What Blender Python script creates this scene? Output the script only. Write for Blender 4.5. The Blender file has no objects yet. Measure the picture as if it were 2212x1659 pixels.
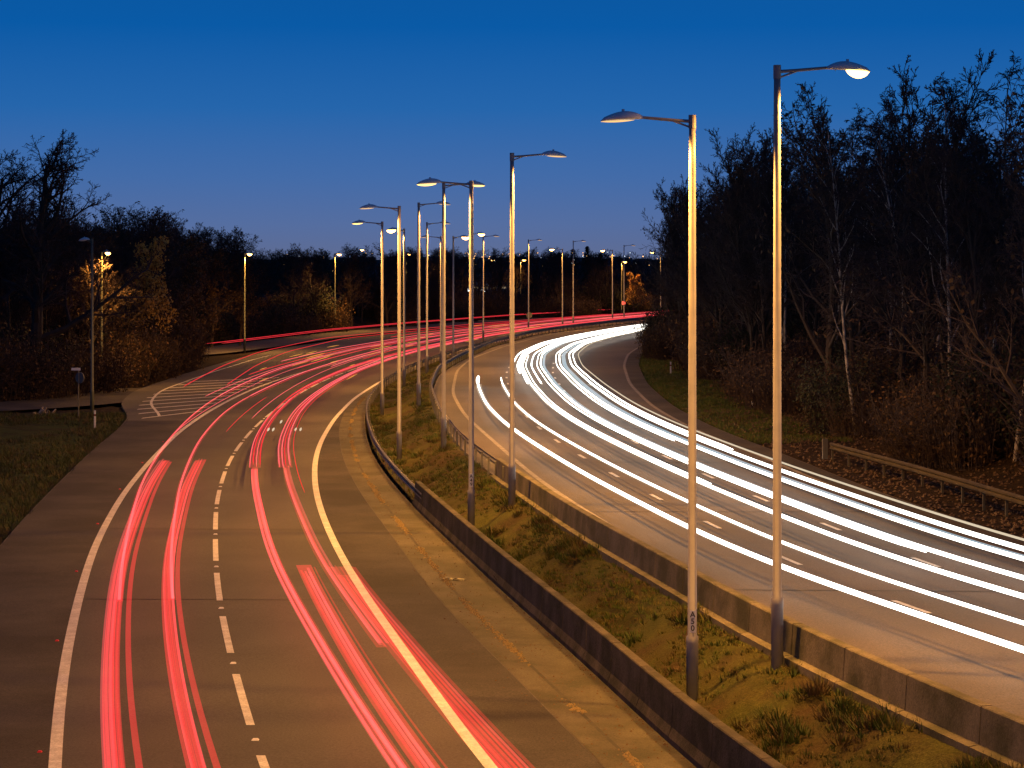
import bpy, math, random
import numpy as np
from mathutils import Vector, Matrix
random.seed(7); np.random.seed(7)
scene=bpy.context.scene
COL=scene.collection
CAMZ=9.2
# ------------------------------------------------------------ helpers
def ss(a,b,x):
    t=max(0.0,min(1.0,(x-a)/(b-a)));return t*t*(3-2*t)
def zL(Y):
    return -0.9*(1-math.exp(-(Y-45)/120.)) if Y>45 else -0.0075*(Y-45)
def zR(Y): return zL(Y)+1.0-0.5*ss(150,330,Y)
Y0G,Y1G=-20.,480.
def curve(pts,sig=5.0):
    pts=sorted(pts,key=lambda p:p[1])
    ys=np.array([p[1] for p in pts]);xs=np.array([p[0] for p in pts])
    ext=np.arange(Y0G-60,Y1G+61,1.0)
    v=np.interp(ext,ys,xs)
    m0=(xs[1]-xs[0])/(ys[1]-ys[0]);m1=(xs[-1]-xs[-2])/(ys[-1]-ys[-2])
    v=np.where(ext<ys[0],xs[0]+m0*(ext-ys[0]),v);v=np.where(ext>ys[-1],xs[-1]+m1*(ext-ys[-1]),v)
    k=np.exp(-0.5*(np.arange(-25,26)/sig)**2);k/=k.sum()
    v2=np.convolve(v,k,mode='same');v2[:26]=v[:26];v2[-26:]=v[-26:]
    return lambda Y:float(np.interp(Y,ext,v2))
LK=curve([(-1.4,26),(-3.0,34),(-4.6,42.3),(-5.2,45.7),(-6.2,51.8),(-7.7,61.1),(-9.0,70.2),(-10.2,79.6),(-11.4,88.9),(-12.3,97.7),(-13.2,107),(-13.9,116.3),(-14.7,130.5),(-15.1,141.4),(-15.4,153.6),(-15.5,168.6),(-15.2,189),(-14.1,210),(-12.1,236),(-5.9,280),(2.8,321),(14.1,363.7),(24,392),(42,440)])
LE=curve([(-5.2,26),(-6.8,34),(-8.4,42.5),(-9.8,50.2),(-11.7,62.1),(-13.7,75.8),(-15.7,93.1),(-17.1,108.8),(-18.6,128.7),(-19.3,145),(-19.6,161.6),(-19.5,178.2),(-18.4,201),(-16.6,220),(-15.2,240),(-9.5,280),(-0.9,321),(10.5,363.7),(20.4,392),(38.4,440)])
LR=curve([(2.7,26),(1.1,34),(-.5,41.9),(-.9,44.6),(-2.1,52),(-3.9,63),(-5.2,71.6),(-6.7,82.8),(-8.1,95.1),(-9.3,108.8),(-10.1,121.8),(-10.8,140.5),(-11.1,162.7),(-10.6,185.3),(-9.4,210),(-7.6,236),(-1.9,280),(6.5,321),(17.9,363.7),(27.8,392),(46,440)])
LB=curve([(6.3,26),(4.8,34),(3.2,41.7),(2.7,45.8),(2.0,50.8),(1.1,56.6),(-.1,63.9),(-1.6,74),(-3.9,89.4),(-5.2,99.2),(-6.8,112.8),(-8.3,130.5),(-9.5,149.6),(-9.9,171.7),(-9.2,196.9),(-7.6,219.8),(-4.9,245.8),(.3,288),(6.4,318.7),(14.6,348),(22.4,372),(31,396),(48,440)])
DR=curve([(5.2,26),(3.7,34),(2.1,42.5),(.8,50.8),(-.7,58.8),(-1.6,64.5),(-3.6,79.9),(-5.2,91.2),(-7.3,108.8),(-9.2,130.5),(-10.2,150),(-10.6,171),(-9.9,197),(-8.3,220),(-5.6,246),(-.4,288),(5.7,319),(14,348),(30.3,396)])
VG=curve([(-9.6,20),(-12.3,40),(-13.6,50),(-15.5,65),(-16.8,75.8),(-18,86),(-19.4,99.2),(-21.2,117.2),(-22.3,130.5),(-23.6,143),(-26.5,156),(-28.2,172),(-28.2,200),(-27.5,230),(-25.5,262),(-21,290),(-13.5,320),(-3.5,350),(9,386),(30,440)],4)
RE=curve([(26.5,20),(21.5,38),(19,49),(17,59.5),(15.3,69),(14.6,73.6),(13.3,83.8),(12,100.7),(10.4,117),(9.5,136.4),(9.5,162.4),(10.6,194),(12.3,221),(16.1,257),(23,297),(31,330),(42,372),(62,440)])
RB=curve([(11,26),(9.0,33),(8.1,36.7),(7.2,40.4),(6.25,44.9),(5.62,47.3),(5.04,51),(4.37,55.4),(3.56,60.6),(2.57,66.3),(1.4,74.6),(-.55,89.3),(-2.2,103.3),(-3.9,124.5),(-5.2,149),(-5.6,176.6),(-4.6,200.7),(-2.0,243),(2.9,286),(9.2,315),(17.5,344),(26,371),(34,396),(51,440)],4)
RL=curve([(12.3,26),(9.4,36.7),(7.6,44.9),(5.7,55.4),(4,66.3),(2.8,74.6),(.95,89.3),(-.3,102.9),(-2.6,127.7),(-3.9,150.7),(-4.4,184.8),(-3.7,209.5),(-.9,243),(4,286),(10.3,315),(18.6,344),(27,371)])
RK=curve([(16.4,29),(13.8,38),(11.6,47),(9.4,54.7),(7.55,64),(6.2,73.9),(4.9,83.3),(3.8,92.8),(2.8,101.9),(1.7,113.3),(.7,128),(-.1,150),(-.5,178),(0.1,205),(2.5,235),(6.4,262),(12,292),(18.5,320),(31,362),(46,400)])
def mesh_obj(name,verts,faces,mat=None,smooth=False,parent=None,mats=None,fm=None):
    me=bpy.data.meshes.new(name)
    me.from_pydata([tuple(v) for v in verts],[],faces)
    if mats:
        for m in mats: me.materials.append(m)
        if fm is not None: me.polygons.foreach_set('material_index',fm)
    elif mat: me.materials.append(mat)
    if smooth: me.polygons.foreach_set('use_smooth',[True]*len(me.polygons))
    me.update()
    ob=bpy.data.objects.new(name,me);COL.objects.link(ob)
    if parent: ob.parent=parent
    return ob
def empty(name,loc=(0,0,0)):
    e=bpy.data.objects.new(name,None);e.location=loc;e.empty_display_size=.2;COL.objects.link(e);return e
# ------------------------------------------------------------ materials
def nodes(name):
    m=bpy.data.materials.new(name);m.use_nodes=True
    nt=m.node_tree;nt.nodes.clear()
    out=nt.nodes.new('ShaderNodeOutputMaterial')
    return m,nt,out
def N(nt,t,**kw):
    n=nt.nodes.new(t)
    for k,v in kw.items(): setattr(n,k,v)
    return n
def noise(nt,scale,detail=4,rough=.6,vec=None,coord='Object'):
    tc=N(nt,'ShaderNodeTexCoord')
    mp=N(nt,'ShaderNodeMapping')
    if vec: mp.inputs['Scale'].default_value=vec
    nt.links.new(tc.outputs[coord],mp.inputs[0])
    n=N(nt,'ShaderNodeTexNoise');n.inputs['Scale'].default_value=scale;n.inputs['Detail'].default_value=detail;n.inputs['Roughness'].default_value=rough
    nt.links.new(mp.outputs[0],n.inputs['Vector']);return n
def ramp(nt,src,stops):
    r=N(nt,'ShaderNodeValToRGB');e=r.color_ramp.elements
    while len(e)<len(stops): e.new(.5)
    for i,(p,c) in enumerate(stops):
        e[i].position=p;e[i].color=(c[0],c[1],c[2],1)
    nt.links.new(src,r.inputs[0]);return r
def mixc(nt,a,b,fac,mode='MIX'):
    m=N(nt,'ShaderNodeMix',data_type='RGBA',blend_type=mode)
    for s,i in ((fac,0),(a,6),(b,7)):
        if isinstance(s,(int,float)): m.inputs[i].default_value=s
        elif isinstance(s,tuple): m.inputs[i].default_value=(*s,1)
        else: nt.links.new(s,m.inputs[i])
    return m.outputs[2]
def surf(name,c1,c2,scale=1.0,rough=.85,bump=.0,bscale=40,spec=.3,c3=None,scale3=.15,metal=0.0,vec=None,speck=0):
    m,nt,out=nodes(name)
    b=N(nt,'ShaderNodeBsdfPrincipled');b.inputs['Roughness'].default_value=rough
    b.inputs['Specular IOR Level'].default_value=spec;b.inputs['Metallic'].default_value=metal
    n=noise(nt,scale,6,.65,vec)
    col=ramp(nt,n.outputs[0],[(.3,c1),(.7,c2)]).outputs[0]
    if c3:
        n3=noise(nt,scale3,4,.6)
        f=ramp(nt,n3.outputs[0],[(.42,(0,0,0)),(.62,(1,1,1))]).outputs[0]
        col=mixc(nt,col,c3,f)
    if speck:
        n4=noise(nt,22,3,.85);f=ramp(nt,n4.outputs[0],[(.35,(1-speck,)*3),(.65,(1+speck,)*3)]).outputs[0]
        col=mixc(nt,col,f,1.0,'MULTIPLY')
    nt.links.new(col,b.inputs['Base Color'])
    if bump:
        nb=noise(nt,bscale,5,.7);bm=N(nt,'ShaderNodeBump');bm.inputs['Strength'].default_value=bump;bm.inputs['Distance'].default_value=.05
        nt.links.new(nb.outputs[0],bm.inputs['Height']);nt.links.new(bm.outputs[0],b.inputs['Normal'])
    nt.links.new(b.outputs[0],out.inputs[0]);return m
def emis(name,col,st,add=False,sample=False):
    m,nt,out=nodes(name);e=N(nt,'ShaderNodeEmission');e.inputs[0].default_value=(*col,1);e.inputs[1].default_value=st
    if add:
        t=N(nt,'ShaderNodeBsdfTransparent');mx=N(nt,'ShaderNodeAddShader')
        nt.links.new(t.outputs[0],mx.inputs[0]);nt.links.new(e.outputs[0],mx.inputs[1]);nt.links.new(mx.outputs[0],out.inputs[0])
    else: nt.links.new(e.outputs[0],out.inputs[0])
    m.cycles.emission_sampling='FRONT_BACK' if sample else 'NONE'
    return m
M_asph=surf('asphalt',(.064,.058,.051),(.092,.083,.073),.45,.82,.25,60,.35,c3=(.056,.051,.045),scale3=.09,speck=.4,vec=(1,.25,1))
M_asphR=surf('asphalt_worn',(.085,.072,.062),(.125,.106,.092),.4,.8,.25,60,.35,c3=(.074,.065,.056),scale3=.08,speck=.4,vec=(1,.3,1))
M_should=surf('shoulder_asphalt',(.046,.041,.037),(.070,.062,.054),.6,.9,.3,50,.25,c3=(.036,.031,.026),scale3=.2,speck=.45)
M_conc=surf('concrete_channel',(.064,.056,.034),(.108,.093,.060),.9,.85,.2,30,.3,c3=(.046,.042,.020),scale3=.5,speck=.35,vec=(1,.4,1))
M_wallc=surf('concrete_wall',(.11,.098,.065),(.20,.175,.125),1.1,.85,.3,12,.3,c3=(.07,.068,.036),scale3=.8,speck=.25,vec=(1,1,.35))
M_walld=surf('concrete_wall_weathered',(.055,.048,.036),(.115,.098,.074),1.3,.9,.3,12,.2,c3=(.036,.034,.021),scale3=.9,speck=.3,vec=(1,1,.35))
M_line=surf('road_paint',(.42,.40,.36),(.70,.68,.62),2.5,.6,.1,50,.4,speck=.3)
M_liney=surf('road_paint_worn',(.14,.125,.10),(.32,.29,.23),2.0,.7,.1,50,.4,speck=.35)
M_rail=surf('galvanised_steel',(.09,.09,.085),(.17,.165,.15),1.5,.55,0,10,.4,metal=.4)
M_railr=surf('weathered_steel',(.032,.027,.019),(.070,.057,.036),1.5,.7,0,10,.3,metal=.2)
M_pole=surf('lamp_post_paint',(.17,.17,.19),(.25,.25,.27),1.6,.42,0,10,.5,metal=.1)
M_pole_g=surf('lamp_post_dark_green',(.06,.075,.06),(.10,.11,.09),1.2,.5)
M_head=surf('luminaire_grey',(.50,.54,.60),(.60,.64,.68),2,.4)
M_lens=emis('sodium_lens_lit',(1,.60,.15),3.0)
M_lensf=emis('sodium_lens_far',(1,.48,.10),22)
M_lensb=emis('sodium_lens_bright',(1,.60,.16),6.5)
M_lensd=emis('sodium_lens_dim',(1,.58,.20),1.25)
M_bark=surf('bark',(.024,.018,.016),(.046,.036,.031),3,.9)
M_bark2=surf('bark_warm',(.036,.025,.018),(.064,.046,.032),3,.9)
M_birch=surf('birch_bark',(.22,.195,.18),(.37,.34,.32),2.2,.7,c3=(.06,.05,.045),scale3=3)
M_twig=surf('twigs',(.028,.019,.020),(.048,.034,.032),3,.9)
M_leafg=surf('autumn_leaves_golden',(.32,.17,.03),(.48,.29,.06),2,.7)
M_leafb=surf('autumn_leaves_brown',(.040,.023,.011),(.080,.046,.02),2,.8)
M_leafr=surf('autumn_leaves_russet',(.08,.042,.015),(.13,.070,.026),2,.8)
M_ever=surf('evergreen_foliage',(.010,.014,.008),(.022,.030,.014),3,.8)
M_white=surf('white_plastic',(.6,.6,.58),(.75,.75,.73),3,.5)
M_black=surf('black_paint',(.02,.02,.02),(.03,.03,.03),3,.5)
M_red=surf('red_reflector',(.5,.02,.02),(.6,.03,.03),3,.3)
M_redbright=emis('red_trail',(1,.04,.055),.95)
M_redhot=emis('red_trail_core',(1,.13,.15),1.3)
M_redcoreA=emis('red_trail_line',(1,.10,.12),1.0,True)
M_redbrightA=emis('red_trail_glow',(1,.025,.04),.24,True)
M_redhotA=emis('red_trail_core_glow',(1,.09,.11),.40,True)
M_redband=emis('red_trail_band',(1,.025,.04),.44,True)
M_redband2=emis('red_trail_band_soft',(1,.03,.04),.22,True)
M_orange=emis('amber_trail',(1,.42,.08),.9)
M_white_tr=emis('white_trail',(1,.95,.85),4,sample=True)
M_white_tr2=emis('blue_white_trail',(.55,.80,.95),.5,True)
M_white_gl=emis('white_trail_halo',(1,.86,.66),.30,True)
M_white_soft=emis('white_trail_soft',(1,.82,.58),.75)

def terr_mat():
    m,nt,out=nodes('verge_and_woodland_floor')
    b=N(nt,'ShaderNodeBsdfPrincipled');b.inputs['Roughness'].default_value=.95;b.inputs['Specular IOR Level'].default_value=.1
    n=noise(nt,1.3,7,.7);lit=ramp(nt,n.outputs[0],[(.3,(.014,.009,.006)),(.55,(.030,.019,.010)),(.75,(.060,.036,.018))]).outputs[0]
    n2=noise(nt,.9,7,.75);gr=ramp(nt,n2.outputs[0],[(.3,(.022,.032,.009)),(.5,(.040,.056,.012)),(.72,(.070,.058,.020))]).outputs[0]
    at=N(nt,'ShaderNodeAttribute',attribute_name='grass')
    n3=noise(nt,.35,6,.75)
    ad=N(nt,'ShaderNodeMath',operation='MULTIPLY_ADD');nt.links.new(at.outputs['Fac'],ad.inputs[0]);ad.inputs[1].default_value=.38;nt.links.new(n3.outputs[0],ad.inputs[2])
    f=ramp(nt,ad.outputs[0],[(.74,(0,0,0)),(.90,(1,1,1))]).outputs[0]
    nt.links.new(mixc(nt,lit,gr,f),b.inputs['Base Color'])
    nb=noise(nt,9,6,.8);bm=N(nt,'ShaderNodeBump');bm.inputs['Strength'].default_value=.8;bm.inputs['Distance'].default_value=.15
    nt.links.new(nb.outputs[0],bm.inputs['Height']);nt.links.new(bm.outputs[0],b.inputs['Normal'])
    nt.links.new(b.outputs[0],out.inputs[0]);return m
M_terr=terr_mat()
M_med=surf('median_grass_and_soil',(.036,.042,.009),(.078,.074,.016),1.3,.95,.9,8,.1,c3=(.052,.035,.015),scale3=.45,speck=.55)

# ------------------------------------------------------------ terrain
SLIP=[(-26,176),(-28,165),(-32,155),(-39,148),(-50,143),(-70,138)]
UP=[(-38,235),(-33.6,246.8),(-29,275),(-24.6,302.5),(-15.9,336.5),(-.5,385.3),(18,430)]
def pdist(poly,x,y):
    best=1e9
    for a,b in zip(poly,poly[1:]):
        dx,dy=b[0]-a[0],b[1]-a[1];t=((x-a[0])*dx+(y-a[1])*dy)/(dx*dx+dy*dy);t=max(0,min(1,t))
        d=math.hypot(x-a[0]-dx*t,y-a[1]-dy*t);best=min(best,d)
    return best
def hn(x,y):
    return .5*math.sin(x*.31+1.3*math.sin(y*.17))+.5*math.sin(y*.27+1.7*math.sin(x*.13)+1)
def terr(X,Y):
    Yc=min(max(Y,Y0G),Y1G)
    zl,zr=zL(Yc),zR(Yc);v,lb,rb,re=VG(Yc),LB(Yc),RB(Yc),RE(Yc)
    g=0
    if X<v:
        d=v-X
        z=zl-.07+.10*max(0,d-6)-.06*max(0,d-30)
        z=min(z,zl+3.0);z+=.10*hn(X*2,Y*2)*min(1,d/3)
        if X>-80 and Y>120 and Y<450:
            ds=min(pdist(SLIP,X,Y),pdist(UP,X,Y))
            k=1-ss(5.0,11.,ds)
            z=z*(1-k)+(zl-.12)*k
            if ds<4.5: z=zl-.3
        g=(1-ss(8,13,d))*(1-ss(146,152,Y))
    elif X<lb: z=zl-.3
    elif X<rb: z=zl-.7
    elif X<re: z=zr-.3
    else:
        d=X-re;z=zr-.07+.26*max(0,d-5)-.2*max(0,d-24);z=min(z,zr+5.5);z+=.12*hn(X*2,Y*2)*min(1,d/3)
        g=1.3*(1-ss(3.2,6,d))*ss(105,118,Y)
    if Y>480:
        k=ss(480,900,Y);z=z*(1-k)+(-1.5)*k
        z+=9*ss(900,3200,Y)+2.5*ss(900,2500,Y)*hn(X*.01,Y*.004);g=.3
    return z,g
xs=np.concatenate([[-6000,-3000,-1500,-800,-500,-350,-250,-180,-140,-110,-90],np.arange(-75,75.1,1.0),[85,100,125,160,220,300,450,700,1300,3000,6000]])
ys=np.concatenate([[-400,-150,-60,-20,0,10],np.arange(20,460,1.5),[465,480,500,530,570,620,700,800,950,1150,1400,1700,2000,2400,2800,3200,4500,7000]])
V=[];G=[]
for y in ys:
    for x in xs:
        z,g=terr(float(x),float(y));V.append((x,y,z));G.append(g)
nx=len(xs);F=[]
for j in range(len(ys)-1):
    for i in range(nx-1):
        a=j*nx+i;F.append((a,a+1,a+1+nx,a+nx))
ter=mesh_obj('ground_terrain',V,F,M_terr,True)
at=ter.data.attributes.new('grass','FLOAT','POINT');at.data.foreach_set('value',G)

# ------------------------------------------------------------ strips
def strip(name,fa,fb,ya,yb,zf,mat,step=1.5,skirt=0,nx=1,zoff=0,parent=None):
    V=[];F=[];ysr=np.arange(ya,yb+.01,step) if (yb-ya)>step else np.array([ya,yb]);k=nx+1+(2 if skirt else 0)
    for y in ysr:
        a,b=fa(y),fb(y);z=zf(y)+zoff
        row=[(a+(b-a)*i/nx,y,z) for i in range(nx+1)]
        if skirt: row=[(a,y,z-skirt)]+row+[(b,y,z-skirt)]
        V+=row
    for j in range(len(ysr)-1):
        for i in range(k-1):
            q=j*k+i;F.append((q,q+1,q+1+k,q+k))
    return mesh_obj(name,V,F,mat,parent=parent)
def sh(f,d): return lambda y:f(y)+d
strip('road',VG,LB,10,460,zL,M_asph,skirt=.3)
strip('hard_shoulder_pavement',sh(VG,.05),sh(LE,-.12),10,140,zL,M_should,zoff=.004)
strip('hard_shoulder_pavement',sh(LR,.12),sh(DR,-.62),10,300,zL,M_should,zoff=.004)
strip('drainage_channel_pavement',sh(DR,-.60),sh(LB,0),10,330,zL,M_conc,zoff=.008)
strip('road',RB,RE,10,460,zR,M_asphR,skirt=.3)
strip('hard_shoulder_pavement',sh(RE,-1.1),sh(RE,-.05),10,330,zR,M_should,zoff=.004)
def polystrip(name,poly,w,mat,zoff):
    P=[]
    for a,b in zip(poly,poly[1:]):
        for k in range(8): P.append((a[0]+(b[0]-a[0])*k/8,a[1]+(b[1]-a[1])*k/8))
    P.append(poly[-1])
    for _ in range(6):
        P=[P[0]]+[((P[i-1][0]+2*P[i][0]+P[i+1][0])/4,(P[i-1][1]+2*P[i][1]+P[i+1][1])/4) for i in range(1,len(P)-1)]+[P[-1]]
    V=[];F=[]
    for i,p in enumerate(P):
        a=P[max(0,i-1)];b=P[min(len(P)-1,i+1)];t=Vector((b[0]-a[0],b[1]-a[1])).normalized();n=(t.y,-t.x);z=zL(p[1])+zoff
        V+=[(p[0]-n[0]*w/2,p[1]-n[1]*w/2,z),(p[0]+n[0]*w/2,p[1]+n[1]*w/2,z)]
        if i: F.append((2*i-2,2*i-1,2*i+1,2*i))
    return mesh_obj(name,V,F,mat)
polystrip('slip_road',SLIP,8.0,M_should,-.012)
polystrip('slip_road',UP,7.5,M_asph,-.024)
def linestrip(fc,w,ya,yb,zf,mat,par,nm,zo=.010):
    return strip(nm,sh(fc,-w/2),sh(fc,w/2),ya,yb,zf,mat,zoff=zo,parent=par)
mk=empty('road_markings')
linestrip(LE,.24,15,440,zL,M_line,mk,'edge_line')
linestrip(LR,.24,15,440,zL,M_line,mk,'median_edge_line')
linestrip(RL,.20,15,380,zR,M_liney,mk,'inner_edge_line')
linestrip(sh(RE,-1.25),.20,15,400,zR,M_liney,mk,'outer_edge_line')
def dashes(f,zf,y0,per,ln,y1,w,mat,nm):
    V=[];F=[];y=y0
    while y<y1:
        b=len(V)
        for q in [y,y+ln/2,y+ln]:
            V+=[(f(q)-w/2,q,zf(q)+.010),(f(q)+w/2,q,zf(q)+.010)]
        F+=[(b,b+1,b+3,b+2),(b+2,b+3,b+5,b+4)]
        y+=per
    return mesh_obj(nm,V,F,mat,parent=mk)
P=8.75
dashes(LK,zL,45.7-P*3,P,5.85,430,.17,M_line,'lane_dashes')
dashes(RK,zR,54.0-27,9,2.1,380,.15,M_line,'lane_dashes_right')
dashes(sh(RK,3.6),zR,62.5-36,9,2.1,380,.15,M_line,'lane_dashes_right_b')
V=[];F=[]
for k in range(11):
    y=148+k*4.4
    a=(LE(y)-.5,y);L=(LE(y)-.4)-(VG(y)+2.3)
    b=(a[0]-max(1.5,L),y-7.0)
    n=.34;i=len(V);V+=[(a[0],a[1]-n,zL(a[1])+.014),(b[0],b[1]-n,zL(b[1])+.014),(b[0],b[1]+n,zL(b[1])+.014),(a[0],a[1]+n,zL(a[1])+.014)];F.append((i,i+1,i+2,i+3))
mesh_obj('chevron_hatching',V,F,M_line,parent=mk)
linestrip(sh(VG,2.0),.18,143,240,zL,M_line,mk,'slip_edge_line')
V=[];F=[]
def stud(x,y,z,s=.05):
    i=len(V);V.extend([(x-s,y-s,z),(x+s,y-s,z),(x+s,y+s,z),(x-s,y+s,z),(x-s*.6,y-s*.5,z+.03),(x+s*.6,y-s*.5,z+.03),(x+s*.6,y+s*.5,z+.03),(x-s*.6,y+s*.5,z+.03)])
    F.extend([(i,i+1,i+5,i+4),(i+1,i+2,i+6,i+5),(i+2,i+3,i+7,i+6),(i+3,i,i+4,i+7),(i+4,i+5,i+6,i+7)])
y=45.7+7.3-P*3
while y<250: stud(LK(y),y,zL(y)+.004,.07);y+=P
mesh_obj('road_studs',V,F,M_white)
V=[];F=[];y=30
while y<200: stud(LE(y)-.3,y,zL(y)+.004,.045);y+=P*1.5
mesh_obj('road_studs',V,F,M_red)
V=[];F=[]
def joint(f0,f1,zf,y,w,sl):
    n=8;b=len(V)
    for i in range(n+1):
        t=i/n;x=f0(y)+(f1(y)-f0(y))*t;yy=y+sl*t;V.extend([(x,yy,zf(yy)+.0085),(x,yy+w,zf(yy)+.0085)])
        if i: F.append((b+2*i-2,b+2*i,b+2*i+1,b+2*i-1))
for y in (63.5,81,112): joint(sh(LE,.2),sh(LR,-.2),zL,y,.10,random.uniform(-.6,.6))
for y in (58,77,97,118): joint(sh(RL,.2),sh(RE,-1.4),zR,y,.10,random.uniform(-.6,.6))
mesh_obj('tar_joints',V,F,surf('tar_joint',(.042,.038,.033),(.058,.052,.046),3,.75),parent=mk)

# ------------------------------------------------------------ median
def medz(t,y):
    a=zL(y)+.10;b=zR(y)+.02
    return a+(b-a)*ss(.25,.95,t)
V=[];F=[];nxm=22;ym=np.arange(10,400,.5)
for y in ym:
    a,b=LB(y)+.12,RB(y)-.08
    for i in range(nxm+1):
        t=i/nxm;x=a+(b-a)*t
        z=medz(t,y)+.12*math.sin(math.pi*t)*(hn(x*6,y*3)+.6*hn(x*13+4,y*9))+random.uniform(-.025,.025)
        V.append((x,y,z))
for j in range(len(ym)-1):
    for i in range(nxm):
        q=j*(nxm+1)+i;F.append((q,q+1,q+nxm+2,q+nxm+1))
mesh_obj('median_grass',V,F,M_med,True)

# ------------------------------------------------------------ barriers
def extrude(name,f,zf,ya,yb,prof,mat,step=1.0,parent=None,closed=True):
    V=[];F=[];k=len(prof);ysr=np.arange(ya,yb+.01,step)
    for y in ysr:
        dx=(f(y+.5)-f(y-.5));n=Vector((1,-dx)).normalized()
        for (u,w) in prof: V.append((f(y)+n.x*u,y+n.y*u,zf(y)+w))
    for j in range(len(ysr)-1):
        for i in range(k if closed else k-1):
            i2=(i+1)%k;F.append((j*k+i,j*k+i2,(j+1)*k+i2,(j+1)*k+i))
    if closed: F.append(tuple(range(k)));F.append(tuple((len(ysr)-1)*k+i for i in range(k))[::-1])
    return mesh_obj(name,V,F,mat,parent=parent)
def boxes(name,items,mat,parent=None):
    V=[];F=[]
    for (x,y,z,sx,sy,sz,rot) in items:
        c,s=math.cos(rot),math.sin(rot);i=len(V)
        for dz in (0,sz):
            for (u,v) in ((-sx/2,-sy/2),(sx/2,-sy/2),(sx/2,sy/2),(-sx/2,sy/2)):
                V.append((x+u*c-v*s,y+u*s+v*c,z+dz))
        F+=[(i,i+3,i+2,i+1),(i+4,i+5,i+6,i+7),(i,i+1,i+5,i+4),(i+1,i+2,i+6,i+5),(i+2,i+3,i+7,i+6),(i+3,i,i+4,i+7)]
    return mesh_obj(name,V,F,mat,parent=parent)
lw=empty('concrete_barrier_wall')
profL=[(-.02,-.3),(-.02,.12),(.05,.30),(.08,.93),(.10,.95),(.28,.95),(.30,.93),(.30,-.3)]
yy=20.0
while yy<89:
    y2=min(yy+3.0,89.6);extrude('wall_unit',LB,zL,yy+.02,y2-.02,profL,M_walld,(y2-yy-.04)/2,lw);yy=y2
rw=empty('concrete_barrier_wall')
profR=[(-.34,-.4),(-.34,.16),(-.16,.19),(-.12,.80),(-.10,.82),(.08,.82),(.10,.80),(.12,-.3)]
yy=20.0
while yy<89:
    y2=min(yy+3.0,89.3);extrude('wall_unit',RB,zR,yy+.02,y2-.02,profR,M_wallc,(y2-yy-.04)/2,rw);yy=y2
def wbeam(s):
    return [(0,.44),(s*.06,.48),(s*.06,.54),(0,.59),(s*.06,.64),(s*.06,.70),(0,.75),(-s*.012,.75),(s*.045,.70),(s*.045,.64),(-s*.012,.59),(s*.045,.54),(s*.045,.48),(-s*.012,.44)]
def rail(name,f,zf,ya,yb,side,step=1.0,mat=None):
    e=empty(name);mat=mat or M_rail
    extrude('beam',f,zf,ya,yb,wbeam(side),mat,step,e)
    it=[];y=ya+.5
    while y<yb-.2:
        it.append((f(y)-side*.10,y,zf(y)-.3,.08,.14,1.02,0));y+=2.4
    boxes('posts',it,mat,e)
    return e
rail('guardrail',sh(LB,.12),zL,86.5,430,-1)
rail('guardrail',sh(RB,-.05),zR,86,430,1)
RG=curve([(23,40),(20,52),(18,63),(16.5,74),(15.3,85.4),(13.3,99.4)],3)
g=rail('guardrail',RG,lambda y:zR(y)+.02,40,98.5,-1,mat=M_railr)
boxes('end_terminal',[(RG(98.9),98.9,zR(99)+.0,.22,.12,.85,.2)],M_rail,g)

def scatter_chips(name,pts,smin,smax,mat,h=.3):
    V=[];F=[]
    for (x,y,z) in pts:
        s=random.uniform(smin,smax);a=random.uniform(0,6.28);i=len(V);k=5
        for q in range(k):
            r=s*random.uniform(.6,1.2);V.append((x+r*math.cos(a+q*1.256),y+r*1.6*math.sin(a+q*1.256),z))
        V.append((x,y,z+s*h*random.uniform(.6,1.6)))
        for q in range(k): F.append((i+q,i+(q+1)%k,i+k))
    return mesh_obj(name,V,F,mat)
pts=[]
for c in range(30):
    yc=30+c*4.6+random.uniform(-2.2,2.2);ln=random.uniform(.4,2.2)
    for k in range(int(95*ln)):
        y=yc+random.gauss(0,ln*.6);x=DR(y)+random.gauss(0,.055)
        pts.append((x,y,zL(y)+.012))
M_moss=surf('moss_debris',(.14,.105,.045),(.26,.19,.085),6,.95)
scatter_chips('moss_debris',pts,.015,.055,M_moss,.6)
strip('drain_slot',sh(DR,-.04),sh(DR,.04),15,200,zL,surf('slot_dark',(.03,.026,.02),(.07,.06,.04),3,.9),zoff=.012)
pts=[]
for k in range(2600):
    y=26+random.random()**1.4*120
    x=random.choice([LB(y)-.05-abs(random.gauss(0,.12)),DR(y)+random.gauss(0,.5)])
    pts.append((x,y,zL(y)+.012))
scatter_chips('gutter_leaves',pts,.010,.03,M_leafr,.6)
V=[];F=[]
for i in range(9):
    a=i/8;V+=[(-.35+.75*a,.12*math.sin(a*5),.012+.06*math.sin(a*7)**2),(-.33+.75*a,.12*math.sin(a*5)+.14,.02+.05*math.sin(a*6)**2)]
    if i: F.append((2*i-2,2*i-1,2*i+1,2*i))
o=mesh_obj('tyre_scrap',V,F,M_black);o.location=(-1.75,67.3,zL(67)+.012)

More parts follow.
